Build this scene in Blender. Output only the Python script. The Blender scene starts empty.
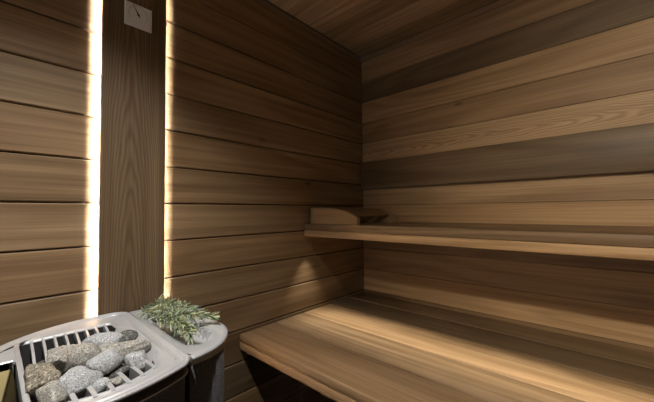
import bpy, bmesh, math, random
from mathutils import Vector, Matrix, noise
random.seed(7)
scn = bpy.context.scene
C = scn.collection

# ------------------------------------------------------------------ helpers
def lin(c):
    c = c / 255.0
    return c / 12.92 if c <= .04045 else ((c + .055) / 1.055) ** 2.4
def rgb(r, g, b): return (lin(r), lin(g), lin(b), 1.0)

class MB:
    """collects shapes of ONE mesh, with grain coordinates (gco) and a wood tone per vertex"""
    def __init__(s): s.v = []; s.f = []; s.g = []; s.t = []; s.m = []; s.sm = []
    def add(s, verts, faces, gco=None, tone=(1, 1, 1, 1), mat=0, smooth=False):
        o = len(s.v)
        s.v += [tuple(v) for v in verts]
        s.g += [tuple(g) for g in (gco if gco else verts)]
        s.t += [tone] * len(verts)
        s.f += [tuple(i + o for i in f) for f in faces]
        s.m += [mat] * len(faces); s.sm += [smooth] * len(faces)
    def board(s, p0, U, V, N, lu, lv, ln, tone=(1, 1, 1, 1), seed=0.0, bev=.0015, mat=0, seg=1):
        bm = bmesh.new()
        bmesh.ops.create_cube(bm, size=1)
        for v in bm.verts: v.co = Vector(((v.co.x + .5) * lu, (v.co.y + .5) * lv, (v.co.z + .5) * ln))
        if bev > 0: bmesh.ops.bevel(bm, geom=bm.edges[:], offset=bev, segments=seg, affect='EDGES', profile=.5)
        P, U, V, N = Vector(p0), Vector(U), Vector(V), Vector(N)
        bm.verts.index_update()
        g = [(v.co.x + seed * 3.17, v.co.y + seed * 1.31, v.co.z + seed * 2.7) for v in bm.verts]
        vs = [P + U * v.co.x + V * v.co.y + N * v.co.z for v in bm.verts]
        flip = U.cross(V).dot(N) < 0
        fs = [[v.index for v in (reversed(f.verts) if flip else f.verts)] for f in bm.faces]
        s.add(vs, fs, g, tone, mat, seg > 1); bm.free()
    def prism(s, outline, z0, z1, tone=(1, 1, 1, 1), mat=0, smooth=False, cap0=True, cap1=True):
        n = len(outline)
        vs = [(x, y, z0) for x, y in outline] + [(x, y, z1) for x, y in outline]
        fs = [(i, (i + 1) % n, n + (i + 1) % n, n + i) for i in range(n)]
        if cap0: fs.append(tuple(reversed(range(n))))
        if cap1: fs.append(tuple(range(n, 2 * n)))
        s.add(vs, fs, None, tone, mat, smooth)
    def loft(s, rings, closed=True, mat=0, smooth=True, cap_end=False, cap_start=False):
        n = len(rings[0]); vs = [p for r in rings for p in r]; fs = []
        for k in range(len(rings) - 1):
            for i in range(n if closed else n - 1):
                j = (i + 1) % n
                fs.append((k * n + i, k * n + j, (k + 1) * n + j, (k + 1) * n + i))
        if cap_end: fs.append(tuple(range((len(rings) - 1) * n, len(rings) * n)))
        if cap_start: fs.append(tuple(reversed(range(n))))
        s.add(vs, fs, None, (1, 1, 1, 1), mat, smooth)
    def build(s, name, mats, parent=None, loc=None):
        me = bpy.data.meshes.new(name)
        me.from_pydata(s.v, [], s.f); 
        if not isinstance(mats, (list, tuple)): mats = [mats]
        for m in mats: me.materials.append(m)
        a = me.attributes.new('gco', 'FLOAT_VECTOR', 'POINT')
        a.data.foreach_set('vector', [c for g in s.g for c in g])
        a = me.attributes.new('tone', 'FLOAT_COLOR', 'POINT')
        a.data.foreach_set('color', [c for t in s.t for c in t])
        me.polygons.foreach_set('material_index', s.m)
        me.polygons.foreach_set('use_smooth', s.sm)
        me.update()
        o = bpy.data.objects.new(name, me); C.objects.link(o)
        if parent:
            o.parent = parent
            o.location = Vector((0, 0, 0)) - parent.location
        if loc: o.location = loc
        return o

def empty(name, loc, label, cat, group=None):
    o = bpy.data.objects.new(name, None); C.objects.link(o); o.location = loc
    o.empty_display_size = .1
    return tag(o, label, cat, group)
def tag(o, label, cat, group=None):
    o['label'] = label; o['category'] = cat
    if group: o['group'] = group
    return o
def struct(o): o['kind'] = 'structure'; return o

# ------------------------------------------------------------------ materials
def newmat(name):
    m = bpy.data.materials.new(name); m.use_nodes = True
    nt = m.node_tree; b = nt.nodes['Principled BSDF']
    return m, nt, b
def N(nt, t, **k):
    n = nt.nodes.new(t)
    for a, v in k.items(): setattr(n, a, v)
    return n
def math_(nt, op, a, b=None, c=None):
    n = N(nt, 'ShaderNodeMath', operation=op)
    for i, x in enumerate((a, b, c)):
        if x is None: continue
        if isinstance(x, (int, float)): n.inputs[i].default_value = x
        else: nt.links.new(x, n.inputs[i])
    return n.outputs[0]
def vmul(nt, v, s):
    n = N(nt, 'ShaderNodeVectorMath', operation='MULTIPLY'); nt.links.new(v, n.inputs[0]); n.inputs[1].default_value = s
    return n.outputs[0]
def tex(nt, v, scale=1, detail=2, rough=.5, dist=0):
    n = N(nt, 'ShaderNodeTexNoise'); nt.links.new(v, n.inputs['Vector'])
    n.inputs['Scale'].default_value = scale; n.inputs['Detail'].default_value = detail
    n.inputs['Roughness'].default_value = rough; n.inputs['Distortion'].default_value = dist
    return n.outputs[0]
def ramp(nt, f, stops):
    n = N(nt, 'ShaderNodeValToRGB'); nt.links.new(f, n.inputs[0])
    e = n.color_ramp.elements
    while len(e) < len(stops): e.new(.5)
    for i, (p, c) in enumerate(stops):
        e[i].position = p; e[i].color = c if not isinstance(c, (int, float)) else (c, c, c, 1)
    return n.outputs[0]
def mix(nt, a, b, f, blend='MIX'):
    n = N(nt, 'ShaderNodeMix', data_type='RGBA', blend_type=blend)
    if isinstance(f, (int, float)): n.inputs[0].default_value = f
    else: nt.links.new(f, n.inputs[0])
    for s, x in ((6, a), (7, b)):
        if isinstance(x, tuple): n.inputs[s].default_value = x
        else: nt.links.new(x, n.inputs[s])
    return n.outputs[2]

def wood(name, ringamt=.5, rough=.55, ringscale=(.55, 6.5, 9.0), rings=9.0, knots=True, arch=None):
    m, nt, b = newmat(name)
    g = N(nt, 'ShaderNodeAttribute', attribute_name='gco').outputs['Vector']
    t = N(nt, 'ShaderNodeAttribute', attribute_name='tone').outputs['Color']
    # growth rings: contour lines of a stretched field
    fld = tex(nt, vmul(nt, g, ringscale), 1, 1.5, .4, .25)
    if arch:                                   # flat-sawn figure: nested arches along the board
        vc, K, pitch, wob = arch
        sx = N(nt, 'ShaderNodeSeparateXYZ'); nt.links.new(g, sx.inputs[0])
        dv = math_(nt, 'ABSOLUTE', math_(nt, 'SUBTRACT', sx.outputs[1], vc))
        wv = tex(nt, vmul(nt, g, (2.2, 9, 9)), 1, 3, .55)
        fld = math_(nt, 'ADD', math_(nt, 'MULTIPLY_ADD', math_(nt, 'POWER', dv, 1.6), K, sx.outputs[0]), math_(nt, 'MULTIPLY', wv, wob))
        rings = 1 / pitch
    rg = math_(nt, 'SINE', math_(nt, 'MULTIPLY', fld, rings * 6.283))
    rg = math_(nt, 'MULTIPLY_ADD', rg, .5, .5)
    rg = math_(nt, 'POWER', rg, 1.6)
    fib = tex(nt, vmul(nt, g, (2.0, 170, 170)), 1, 3, .7)
    strk = tex(nt, vmul(nt, g, (.7, 34, 34)), 1, 4, .7, .3)
    broad = tex(nt, vmul(nt, g, (.8, 5, 5)), 1, 2, .5, .2)
    v = math_(nt, 'MULTIPLY_ADD', rg, -ringamt * .30, 1.0 + ringamt * .13)
    v = math_(nt, 'MULTIPLY', v, math_(nt, 'MULTIPLY_ADD', fib, .8, .60))
    v = math_(nt, 'MULTIPLY', v, math_(nt, 'MULTIPLY_ADD', strk, 1.2, .40))
    v = math_(nt, 'MULTIPLY', v, math_(nt, 'MULTIPLY_ADD', broad, .7, .65))
    comb = N(nt, 'ShaderNodeCombineXYZ')
    nt.links.new(v, comb.inputs[0])
    nt.links.new(math_(nt, 'POWER', v, 1.12), comb.inputs[1])
    nt.links.new(math_(nt, 'POWER', v, 1.3), comb.inputs[2])
    col = mix(nt, t, comb.outputs[0], 1.0, 'MULTIPLY')
    if knots:
        vo = N(nt, 'ShaderNodeTexVoronoi'); nt.links.new(vmul(nt, g, (2.6, 6.0, 1.2)), vo.inputs['Vector']); vo.inputs['Scale'].default_value = 1
        sep = N(nt, 'ShaderNodeSeparateColor'); nt.links.new(vo.outputs['Color'], sep.inputs[0])
        on = math_(nt, 'GREATER_THAN', sep.outputs[0], .80)
        near = ramp(nt, vo.outputs['Distance'], [(.0, 1), (.035, .85), (.09, 0)])
        k = math_(nt, 'MULTIPLY', on, near)
        col = mix(nt, col, rgb(52, 34, 22), math_(nt, 'MULTIPLY', k, .75))
    nt.links.new(col, b.inputs['Base Color'])
    b.inputs['Roughness'].default_value = rough
    b.inputs['Specular IOR Level'].default_value = .3
    bp = N(nt, 'ShaderNodeBump'); bp.inputs['Strength'].default_value = .25; bp.inputs['Distance'].default_value = .001
    nt.links.new(fib, bp.inputs['Height']); nt.links.new(bp.outputs[0], b.inputs['Normal'])
    return m
M_wood = wood('cedar_boards', .75, .55, (.6, 6.0, 9), 7)
M_bench = wood('cedar_bench', .9, .5, (.5, 7, 9), 8)
M_post = wood('cedar_post_board', 1.2, .55, knots=False, arch=(.080, 70, .14, .6))
M_flame = wood('cedar_flame_board', 1.15, .55, knots=False, arch=(.062, 60, .11, .9))

def plain(name, col, rough=.5, metal=0.0, spec=.5, var=0.0, vs=40, bump=0.0):
    m, nt, b = newmat(name)
    b.inputs['Base Color'].default_value = col; b.inputs['Roughness'].default_value = rough
    b.inputs['Metallic'].default_value = metal; b.inputs['Specular IOR Level'].default_value = spec
    if var or bump:
        tc = N(nt, 'ShaderNodeTexCoord').outputs['Object']
        n = tex(nt, tc, vs, 3, .6)
        if var:
            v = math_(nt, 'MULTIPLY_ADD', n, 2 * var, 1 - var)
            cb = N(nt, 'ShaderNodeCombineXYZ')
            for i in range(3): nt.links.new(v, cb.inputs[i])
            nt.links.new(mix(nt, col, cb.outputs[0], 1.0, 'MULTIPLY'), b.inputs['Base Color'])
        if bump:
            bp = N(nt, 'ShaderNodeBump'); bp.inputs['Strength'].default_value = bump; bp.inputs['Distance'].default_value = .002
            nt.links.new(n, bp.inputs['Height']); nt.links.new(bp.outputs[0], b.inputs['Normal'])
    return m
M_dark = plain('groove_backing', rgb(30, 20, 13), .9, var=.2)
M_cast = plain('cast_aluminium', rgb(188, 187, 186), .40, .35, .5, var=.10, vs=22, bump=.06)
M_taupe = plain('taupe_metal_flange', rgb(168, 158, 138), .5, .3, var=.12, vs=15)
M_band = plain('dark_olive_band', rgb(52, 48, 40), .45, .4, var=.12)
M_steel = plain('brushed_steel', rgb(96, 86, 60), .5, 1.0, var=.1, vs=30)
M_black = plain('black_trim', rgb(14, 14, 14), .5)
M_floor = plain('dark_floor_tile', rgb(52, 54, 58), .45, var=.2, vs=8, bump=.1)
def speckle(name, base, spot, sc, thr, rough=.6, light=None):
    m, nt, b = newmat(name)
    tc = N(nt, 'ShaderNodeTexCoord').outputs['Object']
    n1 = tex(nt, tc, sc, 2, .6); f = ramp(nt, n1, [(thr - .05, 0), (thr + .05, 1)])
    c = mix(nt, base, spot, f)
    if light:
        f2 = ramp(nt, tex(nt, tc, sc * .6, 2, .7), [(.56, 0), (.64, 1)])
        c = mix(nt, c, light, f2)
    nt.links.new(c, b.inputs['Base Color']); b.inputs['Roughness'].default_value = rough
    bp = N(nt, 'ShaderNodeBump'); bp.inputs['Strength'].default_value = .9; bp.inputs['Distance'].default_value = .003
    nt.links.new(tex(nt, tc, sc * .35, 5, .7), bp.inputs['Height']); nt.links.new(bp.outputs[0], b.inputs['Normal'])
    return m
M_body = speckle('graphite_speckled_shell', rgb(60, 60, 62), rgb(104, 104, 104), 420, .58, .55)
M_stones = [speckle('pale_grey_granite', rgb(170, 170, 169), rgb(104, 104, 106), 420, .58, .75, rgb(214, 214, 214)),
            speckle('warm_grey_granite', rgb(154, 150, 141), rgb(98, 90, 78), 330, .57, .8, rgb(196, 190, 176)),
            speckle('brown_grey_granite', rgb(132, 124, 106), rgb(78, 70, 58), 260, .55, .85, rgb(176, 166, 146)),
            speckle('dark_grey_granite', rgb(92, 90, 86), rgb(48, 47, 45), 300, .55, .85, rgb(140, 138, 132))]
def leafmat():
    m, nt, b = newmat('rosemary_leaf')
    t = N(nt, 'ShaderNodeAttribute', attribute_name='tone').outputs['Color']
    tc = N(nt, 'ShaderNodeTexCoord').outputs['Object']
    c = mix(nt, t, rgb(150, 160, 132), ramp(nt, tex(nt, tc, 130, 2, .5), [(.45, 0), (.75, .45)]))
    nt.links.new(c, b.inputs['Base Color']); b.inputs['Roughness'].default_value = .5
    return m
M_leaf = leafmat()
M_stem = plain('rosemary_stem', rgb(104, 92, 58), .7, var=.2)
def emis(name, col, s):
    m, nt, b = newmat(name)
    b.inputs['Base Color'].default_value = (.8, .8, .8, 1)
    b.inputs['Emission Color'].default_value = col; b.inputs['Emission Strength'].default_value = s
    return m
M_led = emis('led_diffuser', (1.0, 1.0, .99, 1), 400)
M_lamp = emis('downlight_lens', (1.0, .85, .62, 1), 6)
M_plate = plain('thermometer_plate', rgb(222, 217, 214), .45, var=.04)
M_ink = plain('thermometer_ink', rgb(30, 26, 24), .5)
M_tick = plain('thermometer_ticks', rgb(120, 112, 110), .5)

# ------------------------------------------------------------------ camera
CX, CY, CZ = 1.186, -1.640, 1.107
cam = bpy.data.cameras.new('camera'); co = bpy.data.objects.new('camera', cam); C.objects.link(co)
Yc = Vector((283, -7.4, -308.2)).normalized()
Xc = Vector((336, 12.7, 308.2)).normalized()
Xc = (Xc - Yc * Xc.dot(Yc)).normalized(); Zc = Xc.cross(Yc)
co.matrix_world = Matrix.Translation((CX, CY, CZ)) @ Matrix((Xc, Yc, Zc)).to_4x4()
cam.sensor_fit = 'HORIZONTAL'; cam.sensor_width = 36; cam.lens = 36 * 308.2 / 654
cam.clip_start = .02
scn.camera = co

# ------------------------------------------------------------------ room shell
P = .135; J0 = 1.138; TOP = 2.12
XR = 2.5; YF = -2.9
W = lambda r, g, b: rgb(r, g, b)
base = Vector((.254, .157, .078))
def tone(k, warm=0.0, grey=0.0):
    c = base * k
    c = Vector((c.x * (1 + warm), c.y, c.z * (1 - warm)))
    l = (c.x + c.y + c.z) / 3
    c = c * (1 - grey) + Vector((l * 1.22, l, l * .72)) * grey
    return (c.x, c.y, c.z, 1)
rows = [(J0 + P * i, J0 + P * (i + 1)) for i in range(-9, 8)]
# left wall, index i = row number from the eye-level joint; shade below the bench is put into the tone of two rows
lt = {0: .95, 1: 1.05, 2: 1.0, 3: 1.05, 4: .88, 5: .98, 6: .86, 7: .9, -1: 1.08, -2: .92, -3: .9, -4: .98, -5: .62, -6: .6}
mb = MB()
for n, (z0, z1) in enumerate(rows):
    i = n - 9; z1c = min(z1, TOP - .001); z0c = max(z0, 0)
    if z1c - z0c < .01: continue
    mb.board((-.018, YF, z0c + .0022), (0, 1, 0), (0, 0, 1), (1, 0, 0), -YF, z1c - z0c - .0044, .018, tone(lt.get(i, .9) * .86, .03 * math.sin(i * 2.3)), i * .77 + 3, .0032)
mb.board((-.05, YF, 0), (0, 1, 0), (0, 0, 1), (1, 0, 0), -YF, TOP, .03, mat=1, bev=0)
struct(mb.build('wall_left', [M_wood, M_dark]))
# back wall: boards of clearly different tone; lit strip above the lower seat painted as a paler board
bt = {7: (.74, .0, .1), 6: (.82, .02, .05), 5: (.42, .0, .05), 4: (1.1, .02, 0), 3: (.86, .04, 0), 2: (1.28, .0, .08), 1: (.9, 0, .1), 0: (1.05, .02, .05),
      -1: (1.15, .04, 0), -2: (.8, .0, .2), -3: (1.0, .10, .25), -4: (1.5, .04, .1), -5: (.7, .05, 0), -6: (.7, 0, 0)}
mb = MB()
for n, (z0, z1) in enumerate(rows):
    i = n - 9; z1c = min(z1, TOP - .001); z0c = max(z0, 0)
    if z1c - z0c < .01: continue
    k = bt.get(i, (.75, 0, 0))
    mb.board((0, .018, z0c + .0008), (1, 0, 0), (0, 0, 1), (0, -1, 0), XR, z1c - z0c - .0016, .018, tone(*k), 0.0 if i == 2 else i * .53 + 9, .0012, mat=2 if i == 2 else 0)
mb.board((-.05, .02, 0), (1, 0, 0), (0, 0, 1), (0, 1, 0), XR + .1, TOP, .03, mat=1, bev=0)
struct(mb.build('wall_back', [M_wood, M_dark, M_flame]))
# right wall (outside the frame, closes the cabin and bounces light)
mb = MB()
for n, (z0, z1) in enumerate(rows):
    z1c = min(z1, TOP - .001); z0c = max(z0, 0)
    if z1c - z0c < .01: continue
    mb.board((XR + .018, YF, z0c + .0015), (0, 1, 0), (0, 0, 1), (-1, 0, 0), -YF, z1c - z0c - .003, .018, tone(.95), n * .31 + 20, .002)
struct(mb.build('wall_right', [M_wood]))
# ceiling boards run along the back wall
mb = MB(); y = 0.0; k = 0
ct = [.9, 1.35, 1.1, 1.5, 1.25, 1.5, 1.35, 1.3, 1.4, 1.2]
while y > YF + .01:
    w = .13
    if k == 0: w = .12
    y1 = max(y - w, YF)
    mb.board((0, y1 + .001, TOP + .018), (1, 0, 0), (0, 1, 0), (0, 0, -1), XR, y - y1 - .002, .018, tone(ct[k % 10] * 1.35, -.03, .25), k * .9 + 31, .0014)
    y = y1; k += 1
mb.board((-.05, YF, TOP + .02), (1, 0, 0), (0, 1, 0), (0, 0, 1), XR + .1, -YF + .05, .03, mat=1, bev=0)
struct(mb.build('ceiling', [M_wood, M_dark]))
mb = MB()
for a in range(5):
    for b_ in range(6):
        x0 = a * .5; y0 = YF + b_ * .5
        mb.board((x0 + .001, y0 + .001, -.02), (1, 0, 0), (0, 1, 0), (0, 0, 1), .498, min(.498, -y0 - .001), .02, bev=.001)
mb.board((-.05, YF, -.05), (1, 0, 0), (0, 1, 0), (0, 0, 1), XR + .1, -YF + .05, .03, mat=1, bev=0)
struct(mb.build('floor', [M_floor, M_dark]))

# ------------------------------------------------------------------ backlit post
YL, YR, XF = -1.416, -1.231, .046
post = empty('wooden_post', (.02, (YL + YR) / 2, .0), 'tall dark vertical cedar board on the left wall, glowing light along both edges', 'post')
mb = MB(); mb.board((.024, YL, .0), (0, 0, 1), (0, 1, 0), (1, 0, 0), TOP - .002, YR - YL, XF - .024, tone(.53, -.0, .08), 0.0, .0012)
mb.build('face_board', M_post, post)
mb = MB(); mb.board((.0005, YL + .055, .0), (0, 0, 1), (0, 1, 0), (1, 0, 0), TOP - .002, .075, .0235, tone(.6), 5, 0)
mb.build('backing_batten', M_post, post)
for s_, ye in ((-1, YL), (1, YR)):
    # unseen black lips added beside the recessed diffuser to cut off its wall glow
    for a_, b_ in ((.002, .004), (.018, .020)):
        mb = MB(); y0_, y1_ = sorted((ye - s_ * a_, ye - s_ * b_))
        xl = .0163 if s_ < 0 else .0176
        mb.board((xl, y0_, .01), (0, 0, 1), (0, 1, 0), (1, 0, 0), TOP - .03, y1_ - y0_, .0238 - xl, bev=0)
        mb.build('led_cutoff_lip', M_black, post)
    y0_, y1_ = sorted((ye - s_ * .0042, ye - s_ * .0178))
    mb = MB(); mb.board((.0225, y0_, .01), (0, 0, 1), (0, 1, 0), (1, 0, 0), TOP - .03, y1_ - y0_, .0012, bev=0)
    o = mb.build('led_strip', M_led, post); o['label'] = 'glowing white strip hidden behind the board edge'

# ------------------------------------------------------------------ thermometer
th = empty('thermometer', (XF + .004, -1.32, 1.756), 'small square white dial thermometer mounted high on the backlit post', 'thermometer')
mb = MB(); mb.board((XF + .0003, -1.3602, 1.7175), (0, 1, 0), (0, 0, 1), (1, 0, 0), .080, .0765, .007, bev=.0012)
mb.build('dial_plate', M_plate, th)
mb = MB()
cy, cz, fx = -1.3215, 1.7600, XF + .0076
for k in range(23):
    a = math.radians(-120 + k * 240 / 22 + 90); r0, r1 = (.024, .031) if k % 2 == 0 else (.026, .030)
    d = Vector((0, math.cos(a), math.sin(a))); t_ = Vector((0, -d.z, d.y))
    p = Vector((fx - .0004, cy, cz)) + d * r0 - t_ * .0004
    mb.board(p, d, t_, (1, 0, 0), r1 - r0, .0008, .0005, bev=0)
for k in range(9):
    mb.board((fx - .0004, -1.2885, 1.727 + k * .0065), (0, 1, 0), (0, 0, 1), (1, 0, 0), .004 if k % 2 else .006, .0008, .0005, bev=0)
mb.build('scale_marks', M_tick, th)
mb = MB()
d = Vector((0, -.46, .89)).normalized(); t_ = Vector((0, -d.z, d.y))
c0 = Vector((fx, cy, cz))
def quadprism(pts, h):
    n = len(pts); mb.add([p for p in pts] + [p + Vector((h, 0, 0)) for p in pts], [tuple(range(n, 2 * n))] + [(i, (i + 1) % n, n + (i + 1) % n, n + i) for i in range(n)])
quadprism([c0 - d * .008 - t_ * .0015, c0 + t_ * -.0022, c0 + d * .036, c0 + t_ * .0022, c0 - d * .008 + t_ * .0015], .0008)
quadprism([c0 + (d * math.cos(a) + t_ * math.sin(a)) * .0036 for a in [i * math.pi / 6 for i in range(12)]], .0016)
mb.build('pointer', M_ink, th)

# ------------------------------------------------------------------ benches
XE = 2.44
lower = empty('lower_bench', (1.2, -.45, .5), 'wide lower cedar bench, brightly streaked by light, below the upper bench', 'bench')
ys = [-.912, -.713, -.535, -.33, -.165, -.004]
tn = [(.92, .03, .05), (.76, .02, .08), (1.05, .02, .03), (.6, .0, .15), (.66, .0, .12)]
for k in range(5):
    mb = MB(); mb.board((.003, ys[k], .552), (1, 0, 0), (0, 1, 0), (0, 0, 1), XE, ys[k + 1] - ys[k] - .0042, .031, tone(*tn[k]), 40 + k * 1.37, .003, seg=2)
    mb.build('seat_board', M_bench, lower)
mb = MB(); mb.board((.003, -.912, .519), (1, 0, 0), (0, 0, 1), (0, 1, 0), XE, .032, .03, tone(1.2, .03), 48.5, .003, seg=2)
o = mb.build('front_rail', M_bench, lower); o['label'] = 'paler lower front edge rail'
for xx in (.45, 1.15, 1.85):
    mb = MB(); mb.board((xx, -.88, .49), (0, 1, 0), (1, 0, 0), (0, 0, 1), .874, .045, .0615, tone(.8), 50 + xx, .001)
    mb.build('cross_bearer', M_bench, lower)
mb = MB(); mb.board((.003, -.88, .49), (0, 1, 0), (1, 0, 0), (0, 0, 1), .874, .03, .0615, tone(.8), 53, .001)
mb.build('wall_ledger', M_bench, lower)

upper = empty('upper_bench', (1.2, -.27, .97), 'narrow upper cedar bench with pale front edge, carrying the headrest', 'bench')
ys = [-.531, -.36, -.182, -.004]; tn = [(.58, .08, .2), (.9, .02, .1), (.85, .02, .1)]
for k in range(3):
    mb = MB(); mb.board((.003, ys[k], 1.0075), (1, 0, 0), (0, 1, 0), (0, 0, 1), XE, ys[k + 1] - ys[k] - .003, .0325, tone(*tn[k]), 60 + k * 1.1, .003, seg=2)
    mb.build('seat_board', M_bench, upper)
mb = MB(); mb.board((.003, -.531, .976), (1, 0, 0), (0, 0, 1), (0, 1, 0), XE, .031, .03, tone(1.35, .02), 66.2, .003, seg=2)
o = mb.build('front_rail', M_bench, upper); o['label'] = 'paler lower front edge rail'
mb = MB(); mb.board((.003, -.035, .976), (1, 0, 0), (0, 0, 1), (0, 1, 0), XE, .031, .03, tone(.8), 67, .001)
mb.build('wall_ledger', M_bench, upper)

# backrest board on the back wall
mb = MB(); mb.board((.010, -.030, 1.242), (1, 0, 0), (0, 0, 1), (0, 1, 0), 2.43, .173, .0295, tone(.46, -.0, .12), 71.3, .0025, seg=2)
bk = mb.build('backrest_board', M_bench, loc=(0, 0, 0))
tag(bk, 'wide dark grey-brown horizontal board fixed to the back wall above the upper bench', 'backrest')

# ------------------------------------------------------------------ headrest on the upper bench
hz = 1.0402
hr = empty('sauna_headrest', (.17, -.31, hz), 'low wooden slatted headrest with curved sides lying on the upper bench corner', 'headrest')
prof = [(.015, 0), (.015, .083), (.09, .084), (.14, .082), (.18, .078), (.22, .071), (.26, .060), (.295, .047), (.322, .032), (.322, 0)]
def side(y0, y1, name, tn_, sd):
    mb = MB(); n = len(prof)
    vs = [(x, y0, hz + z) for x, z in prof] + [(x, y1, hz + z) for x, z in prof]
    g = [(x + sd, z * 1.0 + sd, 0.0) for x, z in prof] + [(x + sd, z + sd, .02) for x, z in prof]
    fs = [tuple(range(n)), tuple(reversed(range(n, 2 * n)))] + [((i + 1) % n, i, n + i, n + (i + 1) % n) for i in range(n)]
    mb.add(vs, fs, g, tn_)
    mb.build(name, M_bench, hr)
side(-.492, -.472, 'side_panel', tone(1.0, .03), 81)
side(-.152, -.132, 'side_panel', tone(.9, .03), 83)
sl = [(.04, .084, 0), (.100, .084, -1), (.158, .080, -7), (.215, .070, -13), (.270, .054, -22)]
for k, (x, z, a) in enumerate(sl):
    a = math.radians(a); U = Vector((0, 1, 0)); V = Vector((math.cos(a), 0, math.sin(a))); Nn = Vector((-math.sin(a), 0, math.cos(a)))
    p = Vector((x, -.473, hz + z - .0125)) - V * .018
    mb = MB(); mb.board(p, U, V, Nn, .322, .032, .012, tone(.8 + .1 * (k % 2)), 85 + k, .002)
    mb.build('slat', M_bench, hr)

# ------------------------------------------------------------------ heater
heater = empty('sauna_heater', (.30, -1.5, 0), 'dark electric sauna heater with cast silver top full of grey stones', 'heater')
RZ = .80
def rrect(x0, x1, y0, y1, rad, bow=0.0, seg=10):
    """rounded rectangle; rad = radii at (x0,y0),(x1,y0),(x1,y1),(x0,y1); bow pushes the x1 side out"""
    pts = []
    cs = [((x0, y0), (1, 1), 180), ((x1, y0), (-1, 1), 270), ((x1, y1), (-1, -1), 0), ((x0, y1), (1, -1), 90)]
    for k, ((cx, cy_), (sx, sy), a0) in enumerate(cs):
        r = rad[k] if isinstance(rad, (list, tuple)) else rad
        for i in range(seg + 1):
            a = math.radians(a0 + 90 * i / seg)
            pts.append((cx + sx * r + r * math.cos(a), cy_ + sy * r + r * math.sin(a)))
    out = []
    n = len(pts)
    for i in range(n):
        p, q = pts[i], pts[(i + 1) % n]
        m_ = 12 if i % (seg + 1) == seg else 1
        for j in range(m_): out.append((p[0] + (q[0] - p[0]) * j / m_, p[1] + (q[1] - p[1]) * j / m_))
    res = []
    ym, hy = (y0 + y1) / 2, (y1 - y0) / 2
    for x, y_ in out:
        t = max(0, (x - x0) / (x1 - x0))
        res.append((x + bow * t ** 3 * (1 - ((y_ - ym) / hy) ** 2), y_))
    return res
def scale_in(pts, d):
    n = len(pts); r = []
    for i in range(n):
        a, b_, c_ = Vector(pts[i - 1]), Vector(pts[i]), Vector(pts[(i + 1) % n])
        t = (c_ - a); t = t.normalized() if t.length > 1e-9 else Vector((1, 0)); nn = Vector((-t.y, t.x))
        r.append((b_.x + nn.x * d, b_.y + nn.y * d))
    return r
def Z(pts, z): return [(x, y, z) for x, y in pts]
MX0, MX1, MY0, MY1 = .048, .535, -1.685, -1.346
rad = [.25, .16, .028, .045]; BOW = .043
OUT = lambda d, r2=None: rrect(MX0 + d, MX1 - d, MY0 + d, MY1 - d, [max(.012, q - d) for q in rad], BOW)
# rim: outer skirt -> crest -> groove -> inner flange
mb = MB()
prof_r = [(.005, -.008), (.001, -.006), (.0, -.003), (.001, -.001), (.003, .0), (.009, .0), (.0115, -.006), (.0155, -.006), (.018, -.001), (.022, -.001), (.024, -.004)]
mb.loft([Z(OUT(d), RZ + z) for d, z in prof_r])
# deck between rim and openings, made as quads bridging the rim's inner ring to the well ring
def bulge(pts, y1, x0, x1, amt):
    r = []
    for x, y_ in pts:
        t = (x - x0) / (x1 - x0)
        if y_ > y1 - .03 and 0 < t < 1:
            q = min(1, min(t, 1 - t) * 5); y_ += amt * q * q * (3 - 2 * q)
        r.append((x, y_))
    return r
well = bulge(rrect(.124, .486, -1.590, -1.402, [.008, .008, .01, .01], .038), -1.402, .165, .462, .029)
ring_in = OUT(.034)
def resample(pts, n, c):
    # sample by angle around c so rings can be bridged
    res = []
    for k in range(n):
        a = 2 * math.pi * k / n; d = Vector((math.cos(a), math.sin(a))); best = None
        for i in range(len(pts)):
            p, q = Vector(pts[i]) - c, Vector(pts[(i + 1) % len(pts)]) - c
            e = q - p; den = d.x * e.y - d.y * e.x
            if abs(den) < 1e-12: continue
            t = (p.x * e.y - p.y * e.x) / den; u = (p.x * d.y - p.y * d.x) / den
            if t > 0 and -1e-6 <= u <= 1 + 1e-6 and (best is None or t > best): best = t
        res.append((c.x + d.x * best, c.y + d.y * best))
    return res
cc = Vector((.30, -1.50)); NN = 160
right_in = [(x, y_) for x, y_ in rrect(0.0, .65, -1.599, -1.2, .004)]
A = [p if (Vector(p) - cc).length < (Vector(q) - cc).length else q for p, q in zip(resample(right_in, NN, cc), resample(OUT(.024), NN, cc))]; B = resample(well, NN, cc)
B2 = resample(rrect(.130, .500, -1.586, -1.406, .01, .0), NN, cc)
mb.loft([Z(A, RZ - .004), Z([((a[0] * .5 + b_[0] * .5), (a[1] * .5 + b_[1] * .5)) for a, b_ in zip(A, B)], RZ - .010), Z([(a[0] * .06 + b_[0] * .94, a[1] * .06 + b_[1] * .94) for a, b_ in zip(A, B)], RZ - .009), Z(B, RZ - .0065), Z([(b_[0] * .96 + q[0] * .04, b_[1] * .96 + q[1] * .04) for b_, q in zip(B, B2)], RZ - .014)], smooth=True)
ye_ = lambda x, o: -1.402 + .029 * min(1, min((x - .165) / .297, (.462 - x) / .297) * 5) + o
xs_ = [.172 + i * .0284 for i in range(11)]
mb.add([(x, ye_(x, -.001), RZ - .011) for x in xs_] + [(x, -1.408 + .006 * math.sin((x - .17) * 10), RZ - .030) for x in xs_] + [(x, -1.428, RZ - .062) for x in xs_],
       [(k + w_ * 11, k + 11 + w_ * 11, k + 12 + w_ * 11, k + 1 + w_ * 11) for k in range(10) for w_ in (0, 1)], smooth=True)
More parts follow.
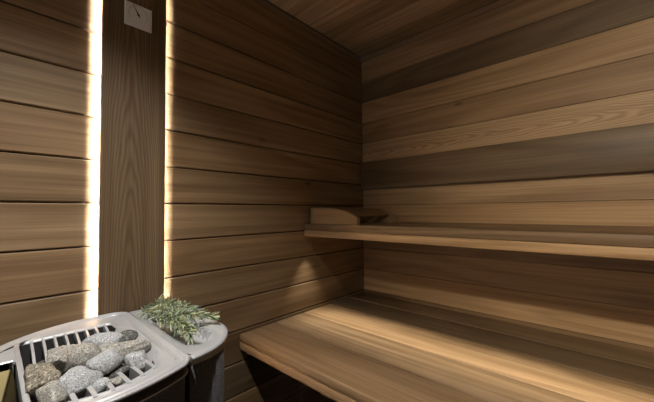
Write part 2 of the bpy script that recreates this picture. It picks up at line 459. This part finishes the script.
# separator between stone well and water compartment, and compartment walls
mb.board((.150, -1.599, RZ - .075), (1, 0, 0), (0, 0, 1), (0, 1, 0), .40, .0705, .008, bev=.0018, seg=2)
mb.prism([(.250, -1.652), (.250, -1.597), (.148, -1.597), (.164, -1.617), (.184, -1.630), (.215, -1.645)][::-1], RZ - .012, RZ - .006)
mb.board((.243, -1.652, RZ - .075), (0, 1, 0), (0, 0, 1), (1, 0, 0), .05, .072, .007, bev=.0015)
mb.board((.452, -1.652, RZ - .075), (0, 1, 0), (0, 0, 1), (1, 0, 0), .05, .068, .006, bev=.0015)
mb.build('silver_rim', M_cast, heater)
# well walls
mb = MB()
Bm = [(b_[0] * .3 + q[0] * .7, b_[1] * .3 + q[1] * .7) for b_, q in zip(B, B2)]
mb.loft([Z([(b_[0] * .96 + q[0] * .04, b_[1] * .96 + q[1] * .04) for b_, q in zip(B, B2)], RZ - .0142), Z(Bm, RZ - .045), Z(B2, RZ - .055), Z(B2, RZ - .10)], smooth=True, cap_end=True)
o = mb.build('stone_well', plain('well_metal', rgb(42, 41, 40), .7, .1, var=.15, vs=20), heater)
# water compartment liner
mb = MB()
lin_ = rrect(.250, .451, -1.650, -1.605, .004); lin2 = rrect(.29, .40, -1.640, -1.618, .004)
mb.loft([Z(lin_, RZ - .006), Z(lin_, RZ - .02), Z(lin2, RZ - .07)], smooth=False, cap_end=True)
lin_ = rrect(.459, .54, -1.650, -1.605, .004); lin2 = rrect(.475, .53, -1.640, -1.618, .004)
mb.loft([Z(lin_, RZ - .012), Z(lin_, RZ - .03), Z(lin2, RZ - .07)], smooth=False, cap_end=True)
o = mb.build('water_compartment', M_steel, heater); o['label'] = 'brassy metal compartment at the left end'
# air fins: the back row and the front row
def fin(x0, x1, yc, zt0, zt1, drop, th_=.0052, lean=0.0):
    mb = MB(); n = 8; vs = []; fs = []
    for i in range(n + 1):
        t = i / n; x = x0 + (x1 - x0) * t; z = zt0 + (zt1 - zt0) * t ** 1.6
        for (dy, zz) in ((-th_ / 2, z), (th_ / 2, z), (th_ / 2, z - drop), (-th_ / 2, z - drop)):
            vs.append((x, yc + dy + lean * t, zz))
    for i in range(n):
        for j in range(4):
            a = i * 4 + j; b_ = i * 4 + (j + 1) % 4
            fs.append((a, b_, b_ + 4, a + 4))
    fs += [(3, 2, 1, 0), (n * 4, n * 4 + 1, n * 4 + 2, n * 4 + 3)]
    mb.add(vs, fs)
    return mb
for k in range(8):
    yk = -1.5675 + k * .0213
    fin(.120, .265, yk, RZ - .008, RZ - .055, .016).build('air_fin', M_cast, heater)
for k in range(7):
    yk = -1.5645 + k * .0258
    xf = .528 - .036 * ((yk + 1.50) / .1) ** 2
    fin(xf, xf - .075, yk, RZ - .0075, RZ - .014, .026, .0075).build('air_fin', M_cast, heater)
# dark bands and speckled shell
mb = MB()
mb.loft([Z(OUT(.005), RZ - .0075), Z(OUT(.008), RZ - .009), Z(OUT(.006), RZ - .026)], smooth=True)
mb.build('dark_band', M_band, heater)
mb = MB(); mb.loft([Z(OUT(.008), RZ - .0255), Z(OUT(.003), RZ - .026), Z(OUT(.003), RZ - .0272), Z(OUT(.008), RZ - .029)], smooth=True)
mb.build('silver_trim_line', M_cast, heater)
mb = MB(); mb.loft([Z(OUT(.007), RZ - .0285), Z(OUT(.009), RZ - .04), Z(OUT(.012), .09), Z(OUT(.03), .085)], smooth=True, cap_end=True)
mb.build('outer_shell', M_body, heater)
for (fx_, fy_) in ((.12, -1.66), (.46, -1.66), (.12, -1.42), (.46, -1.42)):
    mb = MB(); c_ = [(fx_ + .02 * math.cos(a), fy_ + .02 * math.sin(a)) for a in [i * math.pi / 8 for i in range(16)]]
    mb.prism(c_, 0.0, .088, smooth=True); mb.build('foot', M_black, heater)

# ---- side tray (its own body beside the stone basket)
TX0, TX1, TY0, TY1 = .070, .480, -1.344, -1.198
def skew(pts):
    return [(x + .044 * max(0, (TY1 - y_) / (TY1 - TY0)) * max(0, (x - TX0) / (TX1 - TX0)) ** 3, y_) for x, y_ in pts]
def TO(d, dy=0):
    return skew(rrect(TX0 + d, TX1 - d, TY0, TY1 - d, [.004, .004, max(.01, .10 - d), max(.01, .05 - d)], .004))
TZ = RZ - .003
mb = MB()
mb.loft([Z(TO(.010), TZ - .010), Z(TO(.001), TZ - .007), Z(TO(0), TZ - .003), Z(TO(.003), TZ), Z(TO(.012), TZ)], smooth=True)
tray_c = Vector((.28, -1.275)); ti = rrect(.105, .455, -1.330, -1.232, .03, .012); tb = rrect(.135, .425, -1.312, -1.25, .022, 0)
T1 = resample(TO(.012), NN, tray_c); T2 = resample(ti, NN, tray_c); T3 = resample(tb, NN, tray_c)
T25 = [(a[0] * .75 + b_[0] * .25, a[1] * .75 + b_[1] * .25) for a, b_ in zip(T2, T3)]
mb.loft([Z(T1, TZ), Z(T2, TZ - .002), Z(T25, TZ - .010), Z(T3, TZ - .032)], smooth=True, cap_end=True)
for k in range(12):
    xk = .15 + k * .022
    mb.board((xk, -1.252, TZ - .030), (1, 0, 0), (0, 1, 0), (0, 0, 1), .006, .02, .024, bev=.001)
mb.build('herb_tray', M_cast, heater)
mb = MB(); mb.loft([Z(TO(.002), TZ - .0075), Z(TO(.004), TZ - .012), [(x, y_, TZ - .018 - .026 * max(0, min(1, (.53 - x) / .12))) for x, y_ in TO(.009)]], smooth=True)
mb.build('tray_flange', M_taupe, heater)
mb = MB()
def TS(d): return skew(rrect(TX0 + .02 + d, TX1 - .018 - d, TY0 + .002, TY1 - .012 - d, [.004, .004, .075, .03], .006))
mb.loft([Z(TS(.004), TZ - .012), Z(TS(0), TZ - .014), Z(TS(0), .09), Z(TS(.02), .085)], smooth=True, cap_end=True)
o = mb.build('side_shell', M_body, heater)

# ------------------------------------------------------------------ stones
from mathutils import Euler
def stone(idx, c, size, rot, mat, label, ncut=10, seed=0, group=None):
    rnd = random.Random(seed * 131 + 5)
    bm = bmesh.new(); bmesh.ops.create_icosphere(bm, subdivisions=5 if max(size) > .04 else 3, radius=1)
    pl = []
    for k in range(ncut):
        n = Vector((rnd.gauss(0, 1), rnd.gauss(0, 1), rnd.gauss(0, 1))).normalized()
        pl.append((n, rnd.uniform(.46, .84)))
    off = Vector((seed * 3.3, seed * 1.7, 0))
    for v in bm.verts:
        d = v.co.normalized(); acc = 1.0
        for n, h in pl:
            q = d.dot(n)
            if q > .05: acc += (q / h) ** 60
        r = acc ** (-1 / 60)
        r *= 1.20 + .10 * noise.noise(d * 1.7 + off) + .09 * (abs(noise.noise(d * 3.2 + off)) - .3) * 1.4 + .08 * abs(noise.noise(d * 8 + off)) + .03 * noise.noise(d * 17 + off) + .016 * noise.noise(d * 34 + off)
        v.co = d * r
    mt = Euler([math.radians(a) for a in rot]).to_matrix()
    for v in bm.verts:
        p = Vector((v.co.x * size[0] * 1.1, v.co.y * size[1] * 1.08, v.co.z * size[2] * 1.08)); v.co = mt @ p
    mb = MB(); bm.verts.index_update()
    mb.add([v.co[:] for v in bm.verts], [[v.index for v in f.verts] for f in bm.faces], smooth=True)
    bm.free()
    o = mb.build('heater_stone', mat, loc=c)
    tag(o, label, 'stone', group)
    return o
S = M_stones
# (px centre on the photo was turned into these places in the room once; sizes are half axes in metres)
G = 'stones heaped in the sauna heater'
st = [
 ((0.297, -1.526, 0.785), (0.027, 0.044, 0.026), (0, 6, -8), S[1], 'long warm grey stone behind, touching the back fins'),
 ((0.405, -1.572, 0.786), (0.042, 0.028, 0.032), (8, 0, 20), S[2], 'rough brown-grey stone beside the left compartment'),
 ((0.368, -1.508, 0.800), (0.026, 0.028, 0.024), (22, 12, 30), S[1], 'small wedge-shaped grey stone between the long stone and the flat pale stone'),
 ((0.444, -1.527, 0.794), (0.03, 0.036, 0.022), (-8, 14, 20), S[0], 'largest flat pale grey stone, at the front beside the front fins'),
 ((0.252, -1.450, 0.784), (0.022, 0.036, 0.019), (0, 6, -14), S[0], 'pale blue-grey stone with dark underside at the back middle'),
 ((0.262, -1.408, 0.782), (0.024, 0.032, 0.02), (10, 0, 20), S[3], 'dark grey stone in the back right corner of the heater'),
 ((0.360, -1.434, 0.789), (0.028, 0.046, 0.026), (0, 10, -22), S[1], 'large warm grey stone on the right with a pale stone leaning on it'),
 ((0.406, -1.468, 0.797), (0.028, 0.037, 0.024), (-10, 18, 10), S[0], 'pale grey rounded stone leaning on the large warm one at right'),
 ((0.425, -1.420, 0.790), (0.024, 0.025, 0.021), (0, 20, -24), S[0], 'pale stone at the right end by the front fins'),
 ((0.478, -1.497, 0.786), (0.013, 0.012, 0.012), (0, 0, 0), S[0], 'tiny pale stone at the foot of the flat pale stone'),
 ((0.482, -1.473, 0.784), (0.011, 0.012, 0.01), (0, 0, 50), S[1], 'tiny warm grey stone wedged between two front fins'),
 ((0.472, -1.567, 0.79), (0.026, 0.018, 0.022), (0, 10, 15), S[1], 'warm grey stone at the lower left, cut by the bottom of the picture'),
 ((.350, -1.572, .768), (.022, .020, .018), (0, 0, 0), S[3], 'dark small stone half buried beside the left divider'),
 ((.330, -1.482, .772), (.026, .022, .020), (0, 0, 0), S[3], 'dark small stone buried in the middle of the heap'),
 ((.430, -1.455, .772), (.022, .026, .018), (0, 0, 0), S[3], 'dark small stone in the shade below the right-hand stones'),
]
for k, (c, sz, rt, m, lb) in enumerate(st): stone(k, c, sz, rt, m, lb, seed=k + 1, group=G)
# lower layer that carries the heap
lo = [((.20, -1.55), .030), ((.27, -1.555), .032), ((.35, -1.55), .03), ((.42, -1.55), .03), ((.20, -1.47), .03), ((.27, -1.49), .032), ((.34, -1.47), .032), ((.42, -1.48), .03), ((.22, -1.425), .022), ((.33, -1.425), .022), ((.41, -1.43), .024)]
for k, ((x, y_), r) in enumerate(lo):
    stone(k, (x, y_, .700 + r * .8 + .004), (r * 1.15, r * 1.05, r * .85), (k * 30, 0, k * 50), S[3], 'dark grey stone of the bottom layer under the heap', seed=k + 40, group='bottom layer of heater stones')

# ------------------------------------------------------------------ rosemary sprigs
def sprig(p0, yaw, length, seed, label, curve=.3, lift=.12, n=44):
    rnd = random.Random(seed)
    root = empty('rosemary_sprig', p0, label, 'herb', 'rosemary sprigs in the tray')
    pts = []; p = Vector(p0); a = yaw; el = lift
    for i in range(13):
        pts.append(p.copy())
        p = p + Vector((math.cos(a) * math.cos(el), math.sin(a) * math.cos(el), math.sin(el))) * length / 12
        a += curve / 12 + rnd.uniform(-.04, .04); el -= lift * 2 / 12
    mb = MB(); rings = []
    for i, q in enumerate(pts):
        t = (pts[min(i + 1, 12)] - pts[max(i - 1, 0)]).normalized(); s_ = t.cross(Vector((0, 0, 1))).normalized(); u = s_.cross(t)
        r = .0016 * (1 - .06 * i)
        rings.append([q + s_ * r * math.cos(b_) + u * r * math.sin(b_) for b_ in [k * math.pi / 3 for k in range(6)]])
    mb.loft(rings, cap_end=True, cap_start=True); mb.build('stem', M_stem, root)
    mb = MB()
    for k in range(n):
        f = .04 + .96 * k / n; i = min(int(f * 12), 11); q = pts[i].lerp(pts[i + 1], f * 12 - i)
        t = (pts[i + 1] - pts[i]).normalized(); s_ = t.cross(Vector((0, 0, 1))).normalized(); u = s_.cross(t)
        az = k * 2.4 + rnd.uniform(-.3, .3)
        rad_ = s_ * math.cos(az) + u * (math.sin(az) * .9 + .12)
        sp = rnd.uniform(.55, 1.15) * (1 - .4 * f)
        d = (t * math.cos(sp) + rad_ * math.sin(sp)).normalized()
        L = rnd.uniform(.028, .042) * (1 - .3 * f); w = rnd.uniform(.0020, .0030)
        if (q + d * L).z < TZ - .026: d.z = abs(d.z) * .3
        side_ = d.cross(rad_).normalized() if d.cross(rad_).length > .01 else s_
        nr = side_.cross(d)
        vs = []; 
        for j, (l, ww) in enumerate(((0, .35), (.25, .9), (.6, 1.0), (.88, .6), (1, .05))):
            c_ = q + d * (L * l) + Vector((0, 0, -.12 * L * l * l))
            vs += [c_ - side_ * w * ww, c_ + nr * w * .35, c_ + side_ * w * ww, c_ - nr * w * .25]
        fs = []
        for j in range(4):
            for e in range(4):
                fs.append((j * 4 + e, j * 4 + (e + 1) % 4, j * 4 + 4 + (e + 1) % 4, j * 4 + 4 + e))
        fs += [(3, 2, 1, 0), (16, 17, 18, 19)]
        g_ = rnd.random()
        tn_ = [rgb(170, 180, 150), rgb(198, 202, 174), rgb(152, 166, 142), rgb(204, 202, 146), rgb(108, 122, 90)][int(g_ * 5)]
        mb.add(vs, fs, None, tn_, 0, True)
    o = mb.build('needle_leaves', M_leaf, root)
    return root
zz = TZ + .004
sprig((.105, -1.312, zz), .30, .17, 11, 'rosemary sprig lying nearest the post, pointing down the tray', .25, .16, 72)
sprig((.120, -1.250, zz + .006), -.12, .18, 12, 'rosemary sprig along the back side of the tray', -.15, .25, 72)
sprig((.130, -1.326, zz + .006), .14, .20, 13, 'rosemary sprig along the edge nearest the stones', .10, .12, 72)
sprig((.200, -1.298, zz + .012), -.05, .17, 14, 'yellowish rosemary sprig on top in the middle of the bunch', .1, .12, 72)
sprig((.250, -1.300, zz + .012), .42, .15, 15, 'rosemary sprig reaching out over the right rim towards the bench', .3, .25, 72)
sprig((.290, -1.285, zz + .004), -.2, .14, 16, 'rosemary sprig at the front end of the tray', .15, .1, 72)
sprig((.120, -1.286, zz + .018), .05, .16, 17, 'rosemary sprig on top at the end near the post', .1, .3, 72)
sprig((.230, -1.322, zz + .008), .22, .17, 18, 'rosemary sprig with its tip nearest the front corner of the tray', .1, .15, 72)
sprig((.160, -1.262, zz + .014), .16, .15, 19, 'rosemary sprig on top along the wall side of the bunch', .2, .2, 72)

# ------------------------------------------------------------------ lights
def spot(loc, target, power, ang, blend, col, r=.02):
    l = bpy.data.lights.new('spot', 'SPOT'); l.energy = power; l.spot_size = math.radians(ang); l.spot_blend = blend; l.color = col; l.shadow_soft_size = r
    o = bpy.data.objects.new('spot', l); C.objects.link(o); o.location = loc
    o.rotation_euler = (Vector(target) - Vector(loc)).to_track_quat('-Z', 'Y').to_euler()
    return o
WARM = (1.0, .91, .74)
# small lamps under the front of the upper bench
for k in range(16):
    x = .07 + k * .15
    spot((x, -.520, .972), (x, -.535, 0), 5.0, 62, .9, (1.0, .94, .80), .006)
# recessed ceiling downlights (fixtures outside the frame)
def downlight(x, y_, power, ang, blend, col, label, tgt=None, r=.03):
    t = empty('ceiling_downlight', (x, y_, TOP), label, 'lamp')
    mb = MB(); ci = lambda r_: [(x + r_ * math.cos(a), y_ + r_ * math.sin(a)) for a in [i * math.pi / 16 for i in range(32)]]
    mb.loft([Z(ci(.045), TOP - .0005), Z(ci(.045), TOP - .004), Z(ci(.033), TOP - .005), Z(ci(.031), TOP - .001)], smooth=True); mb.build('bezel', M_cast, t)
    mb = MB(); mb.prism(ci(.031), TOP - .0018, TOP - .0008); mb.build('lens', M_lamp, t)
    spot((x, y_, TOP - .012), tgt or (x, y_, 0), power, ang, blend, col, r)
downlight(.70, -1.62, 92, 94, 1.0, (1.0, .99, .97), 'round recessed ceiling lamp above the heater, out of frame', (.46, -1.50, .8), .03)
downlight(1.75, -2.48, 270, 72, 1.0, WARM, 'round recessed ceiling lamp in front of the benches, out of frame', (1.75, -.10, .85), .05)

w = bpy.data.worlds.new('world'); scn.world = w; w.use_nodes = True
bg = w.node_tree.nodes['Background']; bg.inputs[0].default_value = (1.0, .95, .86, 1); bg.inputs[1].default_value = .47

scn.view_settings.view_transform = 'Standard'
try: scn.view_settings.look = 'None'
except Exception: pass
scn.view_settings.gamma = 1; scn.view_settings.use_curve_mapping = False
scn.view_settings.exposure = 0.12
